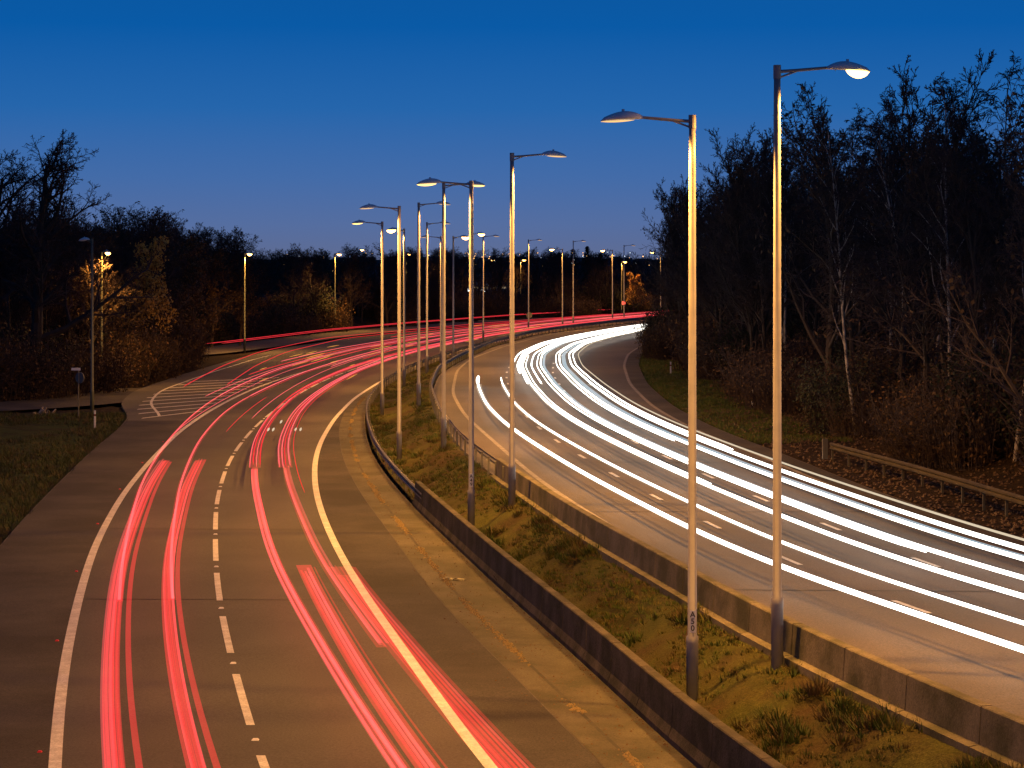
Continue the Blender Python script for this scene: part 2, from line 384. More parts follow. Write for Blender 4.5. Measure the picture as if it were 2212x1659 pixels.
def tufts(name,pts,hmin,hmax,nb,mats,spread=.12,wts=(.5,.3,.2)):
    V=[];F=[];fm=[]
    for (x,y,z) in pts:
        mi=random.choices(range(len(mats)),wts[:len(mats)])[0];hh=random.uniform(hmin,hmax)
        for b in range(nb):
            a=random.uniform(0,6.28);r=random.uniform(0,spread);bx,by=x+r*math.cos(a),y+r*math.sin(a)
            w=.010+hh*.025;l=random.uniform(.1,.9)*hh;h=hh*random.uniform(.4,1);aa=a+1.57+random.uniform(-.6,.6)
            i=len(V);V+=[(bx-w*math.cos(aa),by-w*math.sin(aa),z-.02),(bx+w*math.cos(aa),by+w*math.sin(aa),z-.02),(bx+l*math.cos(a),by+l*math.sin(a),z+h)]
            F.append((i,i+1,i+2));fm.append(mi)
    return mesh_obj(name,V,F,mats=mats,fm=fm)
MG=[surf('grass_green',(.035,.062,.010),(.065,.090,.016),3,.8),surf('grass_yellow',(.09,.085,.018),(.13,.115,.03),3,.8),surf('grass_dry',(.07,.048,.02),(.105,.072,.032),3,.8)]
MGd=[surf('grass_dark_green',(.022,.038,.010),(.038,.054,.014),3,.8),surf('grass_dark_olive',(.042,.045,.013),(.064,.060,.022),3,.8),surf('grass_dead',(.05,.036,.018),(.08,.055,.027),3,.8)]
pts=[]
for k in range(17000):
    y=22+ (random.random()**1.3)*210;t=random.random();x=LB(y)+.3+(RB(y)-LB(y)-.6)*t
    d=hn(x*1.7+3,y*.8)+.5*hn(x*4,y*2.3)
    if d<random.uniform(-.7,.5) and t>.12: continue
    pts.append((x,y,medz(t,y)+.02))
tufts('median_grass_tufts',pts,.03,.13,12,MG,.15)
pts=[]
for c in range(110):
    y0=24+random.random()**1.2*130;t0=random.choice([random.uniform(.05,.5),random.uniform(.75,.97)]);nn=random.randint(4,18)
    for k in range(nn):
        y=y0+random.gauss(0,.4);t=min(.97,max(.03,t0+random.gauss(0,.07)));x=LB(y)+.2+(RB(y)-LB(y)-.4)*t
        pts.append((x,y,medz(t,y)))
tufts('median_weeds',pts,.10,.36,34,MG,.24)
pts=[]
for k in range(13000):
    y=random.uniform(50,146);x=VG(y)-.1-random.random()**1.2*14
    d=hn(x*1.1+9,y*.5)+.6*hn(x*3,y*1.3)
    if d<random.uniform(-.9,.3) and x<VG(y)-1: continue
    pts.append((x,y,terr(x,y)[0]+.02))
tufts('verge_grass',pts,.06,.36,9,MGd,.24)
pts=[]
for k in range(5500):
    y=random.uniform(108,235);x=RE(y)+.1+random.random()**1.3*5
    pts.append((x,y,terr(x,y)[0]+.02))
tufts('verge_grass',pts,.08,.25,10,MG,.2,(.75,.17,.08))
pts=[]
for k in range(9000):
    y=random.uniform(60,135);x=RE(y)+.2+random.random()*16
    pts.append((x,y,terr(x,y)[0]+.03))
scatter_chips('leaf_litter',pts,.04,.12,M_leafb,.6)

# ------------------------------------------------------------ lamps
def tube(V,F,pts,rads,n=8,cap=True):
    base=len(V);k=len(pts)
    for i,p in enumerate(pts):
        p=Vector(p);a=Vector(pts[max(0,i-1)]);b=Vector(pts[min(k-1,i+1)]);t=(b-a).normalized()
        u=t.cross(Vector((0,1,0)) if abs(t.y)<.9 else Vector((1,0,0))).normalized();v=t.cross(u)
        for q in range(n):
            an=2*math.pi*q/n;V.append(tuple(p+(u*math.cos(an)+v*math.sin(an))*rads[i]))
    for i in range(k-1):
        for q in range(n):
            F.append((base+i*n+q,base+i*n+(q+1)%n,base+(i+1)*n+(q+1)%n,base+(i+1)*n+q))
    if cap: F.append(tuple(base+q for q in range(n))[::-1]);F.append(tuple(base+(k-1)*n+q for q in range(n)))
_cache={}
def lamp_parts(h,d,arm,polemat,lens,hl):
    key=(round(h,1),d,arm,polemat.name,lens.name,hl)
    if key in _cache: return _cache[key]
    V=[];F=[]
    tube(V,F,[(0,0,-.4),(0,0,1.25),(0,0,1.38),(0,0,1.40),(0,0,h-1.0),(0,0,h)],[.125,.125,.125,.095,.072,.066],14)
    me1=bpy.data.meshes.new('column');me1.from_pydata(V,[],F);me1.materials.append(polemat)
    me1.polygons.foreach_set('use_smooth',[True]*len(me1.polygons))
    V=[];F=[]
    tube(V,F,[(0,0,h-.25),(0,0,h+.03)],[.078,.078],12)
    tube(V,F,[(d*.05,0,h-.10),(d*.35,0,h-.08),(d*arm,0,h-.02)],[.035,.033,.03],8)
    tube(V,F,[(d*.05,0,h-.22),(d*.40,0,h-.09)],[.02,.02],6)
    me2=bpy.data.meshes.new('bracket_arm');me2.from_pydata(V,[],F);me2.materials.append(polemat)
    V=[];F=[];ns=12;nr=9
    for i in range(ns+1):
        s=i/ns;x=arm-.05+hl*s
        w=.06+.11*math.sin(math.pi*min(1,s*1.05)**.8)*(1 if s<1 else 0)
        hh=.05+.12*math.sin(math.pi*(s**.85)) if s<1 else .01
        if s==1: w=.03
        for q in range(nr):
            a=math.pi*q/(nr-1);V.append((d*x,w*math.cos(a),h-.05+hh*math.sin(a)-.05*s*s))
    for i in range(ns):
        for q in range(nr-1): F.append((i*nr+q,i*nr+q+1,(i+1)*nr+q+1,(i+1)*nr+q))
        F.append((i*nr+nr-1,i*nr,(i+1)*nr,(i+1)*nr+nr-1))
    F.append(tuple(range(nr)));F.append(tuple(ns*nr+q for q in range(nr)))
    tube(V,F,[(d*(arm+.42*hl),0,h+.06),(d*(arm+.42*hl),0,h+.15)],[.035,.03],8)
    me3=bpy.data.meshes.new('luminaire');me3.from_pydata(V,[],F);me3.materials.append(M_head);me3.polygons.foreach_set('use_smooth',[True]*len(me3.polygons))
    big={'sodium_lens_bright':.15,'sodium_lens_far':.22,'sodium_lens_lit':.07,'sodium_lens_dim':.03}.get(lens.name,.05)
    ww=.15 if lens is M_lensf else .12
    V=[];F=[];ns=10;nr=9;x0,x1=(.38,.54) if lens is M_lensb else (.16,.78)
    for i in range(ns+1):
        s=i/ns;x=arm+hl*x0+hl*x1*s;w=.02+ww*math.sin(math.pi*s)**.6 if 0<s<1 else .02;dd=big*math.sin(math.pi*s)**.6 if 0<s<1 else .005
        for q in range(nr):
            a=math.pi*q/(nr-1);V.append((d*x,w*math.cos(a),h-.072-dd*math.sin(a)-.035*s))
    for i in range(ns):
        for q in range(nr-1): F.append((i*nr+q,i*nr+q+1,(i+1)*nr+q+1,(i+1)*nr+q))
    me4=bpy.data.meshes.new('lamp_bowl');me4.from_pydata(V,[],F);me4.materials.append(lens);me4.polygons.foreach_set('use_smooth',[True]*len(me4.polygons))
    _cache[key]=(me1,me2,me3,me4);return _cache[key]
def lamp(x,y,zb,h,d,lens=None,arm=1.05,power=0,rot=0,polemat=None,hl=.88):
    e=empty('street_lamp',(x,y,zb));e.rotation_euler=(0,0,rot)
    for nm,me in zip(('column','bracket_arm','luminaire','lamp_bowl'),lamp_parts(h,d,arm,polemat or M_pole,lens or M_lens,hl)):
        o=bpy.data.objects.new(nm,me);COL.objects.link(o);o.parent=e
    if power:
        L=bpy.data.lights.new('sodium_lamp','SPOT');L.energy=power;L.color=(1,.425,.07);L.shadow_soft_size=.14
        L.spot_size=math.radians(168);L.spot_blend=.35
        o=bpy.data.objects.new('sodium_light',L);COL.objects.link(o);o.parent=e;o.location=(d*(arm+.6*hl),0,h-.32)
    return e
PW=8600
l50=lamp(3.7,47.5,zL(47.5)+.1,12.05,-1,M_lensd,power=PW)
l49=lamp(-1.4,79.6,zL(79.6)+.1,12.0,-1,M_lens,power=PW)
lamp(-5.3,108.8,zL(108.8)+.1,11.95,-1,M_lensd,power=PW)
lamp(-8.0,142.7,zL(142.7)+.1,11.9,-1,M_lens,power=PW)
lamp(-8.2,176,zL(176)+.1,12,-1,M_lensf,power=PW,arm=.5)
lamp(5.35,46.7,zR(46.7)+.0,12.1,1,M_lensb,power=PW)
lamp(0.0,79.5,zR(79.5),12.05,1,M_lensd,power=PW)
lamp(-3.1,105.1,zR(105.1),12,1,M_lens,power=PW)
lamp(-5.5,136.5,zR(136.5),12,1,M_lensd,power=PW)
lamp(8.0,18,zL(18)+.1,12,-1,M_lens,power=PW*.8);lamp(14.0,16,zR(16),12,1,M_lens,power=PW*.8)
PF=8500
lamp(-6.8,185,zR(185)-.2,12,1,M_lensd,power=PF)
lamp(-6.6,215,zL(215),12,-1,M_lensd,power=PF)
lamp(-5.2,205,zR(205)-.2,11.2,1,M_lensf,power=0,arm=.6)
lamp(-4.2,236,zR(236)-.2,12,1,M_lensf,power=PF,arm=.6)
lamp(-3.3,265,zR(265)-.2,12.2,1,M_lensd,power=PF)
lamp(2.2,310,zR(310)-.3,12.4,1,M_lensd,power=PF)
lamp(7.2,329.5,zL(329),11.5,-1,M_lensf,power=PF)
lamp(8.9,336.3,zR(336)-.3,12.5,1,M_lensd,power=0)
lamp(15.8,363.7,zL(363),11.5,-1,M_lensf,power=PF)
lamp(18.0,371.9,zL(371),12.3,1,M_lensd,power=0)
lamp(27.3,425,zL(425),11.4,-1,M_lensf,power=6000)
lamp(31,445,zL(445),12.2,1,M_lensd,power=0)
lamp(-26.7,147.2,zL(147),11.0,-1,M_head,polemat=M_pole_g,arm=.2,hl=.7)
lamp(-31.6,178.2,zL(178),10.4,1,M_lensf,power=5500,polemat=M_pole_g,arm=.15,hl=.6)
lamp(-28.7,248.4,zL(248),10.6,1,M_lensf,power=12000,polemat=M_pole_g,arm=.15,hl=.7)
lamp(-24.7,322.9,zL(322),10.8,1,M_lensf,power=12000,polemat=M_pole_g,arm=.15,hl=.8)
lamp(-17.7,386.5,zL(386),11,1,M_lensf,power=9000,polemat=M_pole_g,arm=.15,hl=.8)
lamp(-28.5,450,zL(450),12,-1,M_lensf,power=0,polemat=M_pole_g,arm=.15,hl=.9)
lamp(1.6,430,zL(430),10,1,M_lensf,power=7000,polemat=M_pole_g,arm=.15,hl=.9)
lamp(-4.3,440,zL(440),10,1,M_lensf,power=0,polemat=M_pole_g,arm=.15,hl=.9)
lamp(19.0,402,zL(400),9.7,1,M_lensf,power=9000,polemat=M_pole_g,arm=.15,hl=.8)
def label(par,txt,z):
    boxes('number_plate',[(0,-.104,z-.25,.125,.006,.46,0)],M_white,par)
    for i,ch in enumerate(txt):
        c=bpy.data.curves.new('txt','FONT');c.body=ch;c.size=.16;c.align_x='CENTER';c.align_y='CENTER';c.extrude=.001;c.offset=.003
        c.materials.append(M_black)
        t=bpy.data.objects.new('plate_character',c);COL.objects.link(t);t.parent=par;t.rotation_euler=(math.pi/2,0,0);t.location=(0,-.1095,z+.12-.14*i)
label(l50,'A50',1.72);label(l49,'A49',1.75)

# ------------------------------------------------------------ light trails
def trail(f,zf,offs,h,r,mat,par,ya=None,yb=None,step=2.0,n=6,dx=0,name='filament',ribbon=False):
    ya=offs[0][0] if ya is None else ya;yb=offs[-1][0] if yb is None else yb
    oy=[o[0] for o in offs];ox=[o[1] for o in offs]
    V=[];F=[];ysr=np.linspace(ya,yb,max(3,int((yb-ya)/step)))
    for j,y in enumerate(ysr):
        o=np.mean([np.interp(y+q,oy,ox) for q in (-9,-6,-3,0,3,6,9)])+dx
        g=(f(y+1)-f(y-1))/2;nn=Vector((1,-g)).normalized()
        if ribbon:
            for u in (-r,r): V.append((f(y)+nn.x*(o+u),y+nn.y*(o+u),zf(y)+h))
            continue
        e=.35 if j==0 or j==len(ysr)-1 else 1.0
        for q in range(n):
            a=2*math.pi*q/n;u=r*math.cos(a)*e;w=r*math.sin(a)*e
            V.append((f(y)+nn.x*(o+u),y+nn.y*(o+u),zf(y)+h+w))
    if ribbon:
        for j in range(len(ysr)-1): F.append((2*j,2*j+1,2*j+3,2*j+2))
        return mesh_obj(name,V,F,mat,parent=par)
    for j in range(len(ysr)-1):
        for q in range(n):
            F.append((j*n+q,j*n+(q+1)%n,(j+1)*n+(q+1)%n,(j+1)*n+q))
    F.append(tuple(range(n)));F.append(tuple((len(ysr)-1)*n+q for q in range(n)))
    return mesh_obj(name,V,F,mat,True,parent=par)
rt=empty('tail_light_trails')
A=[(58,-2.6),(80,-2.8),(110,-3.0),(150,-3.8),(200,-4.1),(260,-3.4),(330,-.5),(390,1.2),(440,1.2)]
C=[(58,-1.3),(100,-1.4),(140,-1.9),(195,-1.2),(260,-.8),(330,.5),(440,1)]
for T in (A,C):
    trail(LK,zL,T,.82,.040,M_redcoreA,rt,58,150,ribbon=True);trail(LK,zL,T,.78,.10,M_redband2,rt,58,150,ribbon=True)
    trail(LK,zL,T,.82,.030,M_redhot,rt,150,440);trail(LK,zL,T,.75,.012,M_redbright,rt,150,440,dx=.12)
def band(offs,w,nf,ya,yb,h=.8,soft=M_redband,seed=1,hot=.3,rmin=.007,rmax=.018,near=False):
    rnd=random.Random(seed)
    trail(LK,zL,offs,h-.03,w/2,soft,rt,ya,yb,name='glow_band',ribbon=True)
    for k in range(nf):
        dx=-w/2+w*(k+.5)/nf+rnd.uniform(-.04,.04);hh=h+rnd.uniform(-.04,.1);r=rnd.uniform(rmin,rmax);hot_=rnd.random()<hot
        mat=(M_redhotA if hot_ else M_redbrightA) if near else (M_redhot if hot_ else M_redbright)
        trail(LK,zL,offs,hh,r*(2.2 if near else 1),mat,rt,ya,yb-rnd.uniform(0,2.5),dx=dx,ribbon=near)
band([(20,-2.7),(60,-2.72),(75,-2.65),(101,-2.45)],.34,7,18,101,seed=1,near=True)
trail(LK,zL,[(20,-2.25),(60,-2.4),(101,-2.2)],.8,.06,M_redband,rt,18,100,ribbon=True)
band([(20,-1.35),(60,-1.45),(101,-1.0)],.32,7,18,101,seed=2,near=True)
trail(LK,zL,[(20,-.95),(60,-1.2),(101,-.75)],.8,.06,M_redband,rt,18,101,ribbon=True)
Dl=[(20,1.95),(50,1.85),(64,1.6),(90,1.5),(120,1.2),(155,1.0),(205,1.7),(260,3),(330,3.4),(440,3.4)]
band(Dl,.26,6,18,97,seed=3,hot=.7,rmax=.024,near=True)
band(Dl,.5,4,97,430,seed=4,hot=.7,soft=M_redband2,rmin=.015,rmax=.03)
band([(20,2.35),(64,2.35)],.42,7,18,64.5,seed=5,near=True)
Fl=[(50,3.15),(60,2.95),(95,2.75),(105,2.6),(140,2.3),(185,2.6),(260,3.4),(440,3.6)]
band(Fl,.24,5,50,97,seed=6,hot=.5,soft=M_redband2,near=True)
band(Fl,.6,4,97,430,seed=7,hot=.7,soft=M_redband2,rmin=.015,rmax=.03)
trail(LK,zL,Fl,.85,.014,M_redbright,rt,85,430,dx=.45)
band([(20,3.72),(45,3.62),(64,3.3)],.70,9,18,64,seed=8,hot=.2,near=True,soft=M_redband2)
band([(20,3.72),(45,3.62),(64,3.3)],.40,5,18,62.5,seed=9,hot=.2,near=True,soft=M_redband2,h=.76)
for i,(o,ya,yb,r) in enumerate([(-6.2,205,440,.025),(-5.2,180,440,.025),(-4.6,150,440,.016),(-2.6,190,440,.025),(-.4,195,440,.025),(.5,210,440,.025),(2.3,190,440,.03),(-7.0,270,440,.03),(-3.2,118,240,.012),(-.6,118,150,.014),(.15,128,230,.014)]):
    trail(LK,zL,[(ya,o),(440,o*.6)],.8+.02*(i%4),r,M_redbright if i%2 else M_redhot,rt,ya,yb)
ufn=curve(UP);vfn=curve([(-22.2,150),(-23.2,163),(-24.6,196.6),(-24.9,227.6),(-21.9,269.5),(-14,300),(-4,335),(18,395)])
trail(ufn,zL,[(246,0),(430,0)],.8,.035,M_redbright,rt);trail(ufn,zL,[(252,1.3),(430,1.3)],.8,.03,M_redbright,rt)
trail(vfn,zL,[(163,0),(390,0)],.8,.026,M_redbright,rt);trail(vfn,zL,[(165,2.9),(390,2.0)],.8,.026,M_redbright,rt)
for k in range(40):
    y=random.uniform(175,330);o=random.uniform(-7.5,3.5);ln=random.uniform(3,12)
    trail(LK,zL,[(y,o),(y+ln,o)],random.uniform(.5,1.1),.03,M_orange,rt)
for (y,o) in ((118,1.5),(118,1.75),(124,1.9),(118,2.9),(118,3.15)):
    trail(LK,zL,[(y,o),(y+2.2,o)],.85,.06,M_white_soft,rt)
wt=empty('headlight_trails')
def wtr(o,ya,yb,r,m=None,h=.65,far=None,ribbon=False):
    f=(far if far is not None else o*.9)
    trail(RK,zR,[(ya,o),(150,o),(230,f),(yb+5,f)],h,r,m or M_white_tr,wt,ya,yb,n=8,ribbon=ribbon)
wtr(-2.15,18,160,.066);wtr(-2.15,150,161,.11);wtr(-.55,18,159,.045)
wtr(1.3,18,345,.062);wtr(1.55,80,200,.03);wtr(2.75,18,345,.058)
wtr(3.0,18,345,.10,M_white_tr2,.6,ribbon=True);wtr(2.45,60,345,.034)
wtr(4.35,18,345,.06);wtr(4.72,18,345,.16,M_white_tr2,.6,ribbon=True);wtr(5.25,18,345,.066);wtr(6.1,18,300,.035,M_white_soft)
wtr(4.05,100,345,.036);wtr(5.6,95,345,.045)
wtr(.9,165,345,.075);wtr(.5,180,345,.06);wtr(2.0,150,345,.05);wtr(1.1,150,345,.06)
for o,w in ((-2.15,.17),(-.55,.15),(1.3,.18),(2.75,.16),(4.35,.16),(5.25,.17)): wtr(o,18,150,w,M_white_gl,.64,ribbon=True)

# ------------------------------------------------------------ trees
def add_tube_fast(V,F,FM,p0,p1,r0,r1,n,mi):
    t=(p1-p0)
    if t.length<1e-5:return
    t.normalize();u=t.orthogonal().normalized();v=t.cross(u);b=len(V)
    for (p,r) in ((p0,r0),(p1,r1)):
        for q in range(n):
            a=6.2832*q/n;V.append(p+u*(math.cos(a)*r)+v*(math.sin(a)*r))
    for q in range(n):
        F.append((b+q,b+(q+1)%n,b+n+(q+1)%n,b+n+q));FM.append(mi)
HT={}
def fin(me,V,F,FM,mats):
    me.from_pydata([v[:] for v in V],[],F)
    for m in mats: me.materials.append(m)
    me.polygons.foreach_set('material_index',FM);me.update();HT[me.name]=float(np.percentile([v[2] for v in V],99.7));return me
def tree_mesh(name,seed,h,trunk_r,nch,lens,mats,angle=(.5,.9),trunk_clear=.3,droop=0.0,minr=.011,leaf=0,leafsize=.1,wob=.16,up=.25,spreadtop=1.0):
    R=random.Random(seed);V=[];F=[];FM=[]
    tips=[]
    def grow(p,d,L,r,lev):
        ns=(8,4,3,2,1)[min(lev,4)];pts=[p.copy()];dirs=[d.copy()]
        q=p.copy();dd=d.copy()
        for i in range(ns):
            k=.35 if lev==0 else 1
            dd=(dd+Vector((R.gauss(0,wob)*k,R.gauss(0,wob)*k,R.gauss(0,wob)*.6*k+(up-droop*lev)*.25))).normalized()
            q=q+dd*(L/ns);pts.append(q.copy());dirs.append(dd.copy())
        rr=[max(minr,r*(1-.78*i/ns)) for i in range(ns+1)]
        nside=(8,5,4,3,3)[min(lev,4)];mi=0 if lev<=1 else 1
        for i in range(ns): add_tube_fast(V,F,FM,pts[i],pts[i+1],rr[i],rr[i+1],nside,mi)
        if lev>=len(nch):
            tips.append(pts[-1]);return
        n=nch[lev]
        for k in range(n):
            s=(trunk_clear+(1-trunk_clear)*((k+R.random())/n)) if lev==0 else (.2+.8*((k+R.random())/n))
            s=min(s,.999);i=int(s*ns);f=s*ns-i;b=pts[i].lerp(pts[i+1],f);bd=dirs[i+1]
            a=R.uniform(*angle)*(1.15-.5*s if lev==0 else 1);o=bd.orthogonal().normalized();o.rotate(Matrix.Rotation((k*2.4+R.uniform(-.7,.7)),3,bd))
            nd=(bd*math.cos(a)+o*math.sin(a)).normalized()
            ll=L*lens[lev]*R.uniform(.65,1.15)*((1.25-.75*s)*spreadtop if lev==0 else (1.1-.5*s))
            grow(b,nd,ll,max(minr,rr[i]*.62),lev+1)
    grow(Vector((0,0,-.3)),Vector((R.gauss(0,.03),R.gauss(0,.03),1)).normalized(),h*.86,trunk_r,0)
    if leaf:
        for tp in tips:
            if R.random()>leaf: continue
            for k in range(3):
                c=tp+Vector((R.gauss(0,.18),R.gauss(0,.18),R.gauss(0,.15)));s=leafsize*R.uniform(.6,1.3)
                a=Vector((R.gauss(0,1),R.gauss(0,1),R.gauss(0,1))).normalized();b=a.orthogonal().normalized();b2=len(V)
                V.extend([c-a*s,c+b*s*.6,c+a*s,c-b*s*.6]);F.append((b2,b2+1,b2+2,b2+3));FM.append(2)
    return fin(bpy.data.meshes.new(name),V,F,FM,mats)
mt=[M_bark,M_twig,M_leafb];mw=[M_bark2,M_twig,M_leafb]
T_ash=[tree_mesh('bare_tree_mesh',s,13,.14,(18,8,6,5),(.34,.45,.5,.55),mt,(.35,.75),.2,leaf=0) for s in (1,2,3)]
T_brd=[tree_mesh('broad_tree_mesh',s,13,.2,(15,8,6,5),(.44,.5,.5,.5),mw,(.5,1.0),.18,leaf=.04,leafsize=.11) for s in (11,12)]
T_oak=tree_mesh('oak_mesh',21,15,.42,(17,8,7,6),(.48,.5,.48,.45),mt,(.6,1.1),.22,wob=.26,minr=.013)
T_bir=[tree_mesh('birch_mesh',s,14,.085,(16,6,6,5),(.25,.5,.6,.7),[M_birch,M_twig,M_leafb],(.3,.6),.3,droop=.5,minr=.010) for s in (31,32)]
T_gold=tree_mesh('golden_tree_mesh',41,10,.16,(13,7,6,4),(.42,.5,.5,.5),[M_bark2,M_bark2,M_leafg],(.5,1.0),.25,leaf=.6,leafsize=.11)
T_brn=tree_mesh('brown_tree_mesh',42,10,.16,(13,7,6,4),(.42,.5,.5,.5),[M_bark2,M_bark2,M_leafr],(.5,1.0),.15,leaf=.35,leafsize=.10)
def shrub_mesh(seed,h,n,mats,leaf):
    R=random.Random(seed);V=[];F=[];FM=[]
    for k in range(n):
        a=R.uniform(0,6.28);r=R.random()**.5*h*.55;p=Vector((r*math.cos(a),r*math.sin(a),-.2))
        d=Vector((math.cos(a)*R.uniform(0,.5),math.sin(a)*R.uniform(0,.5),1)).normalized();L=h*R.uniform(.5,1)*(1-.3*r/h)
        q=p+d*L*.5;e=q+(d+Vector((R.gauss(0,.3),R.gauss(0,.3),0))).normalized()*L*.5
        add_tube_fast(V,F,FM,p,q,.018,.013,3,0);add_tube_fast(V,F,FM,q,e,.013,.008,3,0)
        for j in range(9):
            s=R.random();b=p.lerp(q,s*2) if s<.5 else q.lerp(e,s*2-1)
            c=b+Vector((R.gauss(0,.3),R.gauss(0,.3),R.uniform(.05,.5)))*L*.3;add_tube_fast(V,F,FM,b,c,.010,.007,3,0)
            for m in range(leaf):
                cc=c+Vector((R.gauss(0,.13),R.gauss(0,.13),R.gauss(0,.13)));s2=R.uniform(.04,.09)
                aa=Vector((R.gauss(0,1),R.gauss(0,1),R.gauss(0,1))).normalized();bb=aa.orthogonal().normalized();i=len(V)
                V.extend([cc-aa*s2,cc+bb*s2*.6,cc+aa*s2,cc-bb*s2*.6]);F.append((i,i+1,i+2,i+3));FM.append(1)
    return fin(bpy.data.meshes.new('shrub_mesh'),V,F,FM,mats)
S_dk=[shrub_mesh(s,3.2,150,[M_twig,M_leafb],1) for s in (51,52)]
S_ev=[shrub_mesh(53,3.5,170,[M_twig,M_ever],5)]
S_wm=[shrub_mesh(54,3.0,140,[M_bark2,M_leafr],1)]
def put(me,x,y,top,par=None,name='tree',z=None,w=1.0):
    o=bpy.data.objects.new(name,me);COL.objects.link(o)
    zz=(terr(x,y)[0] if z is None else z);s=(top-zz)/HT[me.name]
    o.location=(x,y,zz);o.rotation_euler=(0,0,random.uniform(0,6.28));o.scale=(s*w,s*w,s)
    if par:o.parent=par
    return o
def puts(me,x,y,s,par,name,z=None):
    o=bpy.data.objects.new(name,me);COL.objects.link(o);o.location=(x,y,(terr(x,y)[0] if z is None else z));o.rotation_euler=(0,0,random.uniform(0,6.28));o.scale=(s,s,s*random.uniform(.8,1.2));o.parent=par
wr=empty('woodland')
random.seed(99)
n=0
while n<260:
    y=random.uniform(66,335);x=RE(y)+ (6.0 if y<200 else 3.0)+random.random()**1.2*38
    if x/y>.28: continue
    me=random.choice(T_ash+T_ash+T_brd+T_bir)
    put(me,x,y,random.uniform(14.5,18.8)-(1.2 if y<100 else 0),wr,'bare_tree',w=random.uniform(.85,1.1));n+=1
n=0
while n<300:
    y=random.uniform(72,330);x=RE(y)+(5.5 if y<200 else 2.5)+random.random()**1.3*24
    if x/y>.28: continue
    puts(random.choice(S_dk+S_dk+S_wm+S_ev),x,y,random.uniform(.7,1.6),wr,'undergrowth');n+=1
for (x,y) in ((17.6,250),(20,262),(23.5,285),(25.5,296),(28,305),(18.8,256),(30,318),(17.0,244),(16.5,236)):
    puts(random.choice(S_dk+S_ev),x,y,random.uniform(1.2,1.9),wr,'undergrowth')
for (px,y,t) in ((1475,238,16.3),(1450,250,14.5),(1610,190,18.0),(1700,150,17.5),(1790,135,18),(1850,112,16.6),(1930,120,18.0),(2010,115,17.6),(2060,98,17.0),(2130,104,18.2),(2190,92,16.8)):
    x=max((px-1106)*y/5000,RE(y)+4.5);put(random.choice(T_bir),x,y,t,None,'birch_tree',w=.9)
LT=curve([(-24,40),(-27,70),(-31,100),(-36,125),(-42,136),(-48,146),(-44,154),(-34,163),(-31,170),(-30.5,185),(-31,210),(-32.2,232),(-34,238),(-40,246),(-38.5,255),(-33.5,290),(-28.5,310),(-20,336),(-5,383),(12,410),(34,450)],2)
wl=empty('woodland')
n=0
while n<280:
    y=random.uniform(100,445) if n<170 else random.uniform(160,300)
    x=LT(y)-1.5-random.random()**1.3*42
    if x/y<-.28: continue
    top=random.uniform(11.4,14.4) if y<240 else (random.uniform(11.2,13.6) if y<330 else random.uniform(9.8,11.5))
    if 188<y<222 and x>LT(y)-8 and y<200: continue
    put(random.choice(T_brd+T_brd+T_ash),x,y,top,wl,'bare_tree',w=1.15);n+=1
n=0
while n<310:
    y=random.uniform(95,445) if n<180 else random.uniform(158,260)
    x=LT(y)-random.random()**1.5*14
    if x/y<-.28: continue
    puts(random.choice(S_dk+S_dk+S_wm+S_ev),x,y,random.uniform(.8,1.8),wl,'undergrowth');n+=1
put(T_oak,-34.2,166,18.4,None,'oak_tree',w=1.0);put(T_oak,-39.5,174,17.6,None,'oak_tree')
put(T_gold,-31.0,200,10.9,None,'golden_leaf_tree',w=.9);put(T_brn,-31.0,224,11.2,None,'brown_leaf_tree')
put(T_brn,-34.0,262,10.3,None,'brown_leaf_tree');put(T_brn,-31.5,268,9,None,'brown_leaf_tree');put(T_gold,20.8,400,6.8,None,'golden_leaf_tree')
put(T_brn,-24,340,9.8,None,'brown_leaf_tree')
wd=empty('distant_tree_belt')
n=0
while n<190:
    y=random.uniform(450,640);x=random.uniform(-110,95)
    pxx=1106+5000*x/y
    if 985<pxx<1110 and y<560: continue
    put(random.choice(T_brd+T_ash+[T_brn]),x,y,random.uniform(8.6,11.8),wd,'bare_tree',z=-1.0,w=1.2);n+=1
for k in range(150):
    y=random.uniform(425,560);x=random.uniform(-70,75);pxx=1106+5000*x/y
    if 985<pxx<1110: continue
    puts(random.choice(S_dk+S_ev),x,y,random.uniform(1.2,2.2),wd,'undergrowth',z=-1.0)
def conifer(x,y,h):
    R=random.Random(int(x*10));V=[];F=[];FM=[]
    add_tube_fast(V,F,FM,Vector((0,0,0)),Vector((0,0,h)),.2,.03,6,0)
    for k in range(1500):
        t=R.random()**.8;z=h*(.12+.88*t);r=(1-t)*h*.26*R.uniform(.3,1.1)+.1;a=R.uniform(0,6.28)
        c=Vector((r*math.cos(a),r*math.sin(a),z));s=R.uniform(.15,.4);d=Vector((math.cos(a),math.sin(a),-.2));b=Vector((-math.sin(a),math.cos(a),R.uniform(-.4,.4)));i=len(V)
        V.extend([c-d*s,c+b*s*.5,c+d*s,c-b*s*.5]);F.append((i,i+1,i+2,i+3));FM.append(1)
    me=fin(bpy.data.meshes.new('conifer_mesh'),V,F,FM,[M_bark,M_ever])
    o=bpy.data.objects.new('conifer_tree',me);COL.objects.link(o);o.location=(x,y,-1.2);return o
for (x,y,h) in ((12,455,12.4),(15,462,13.0),(17.5,458,11.6),(9.5,470,11.8)): conifer(x,y,h)

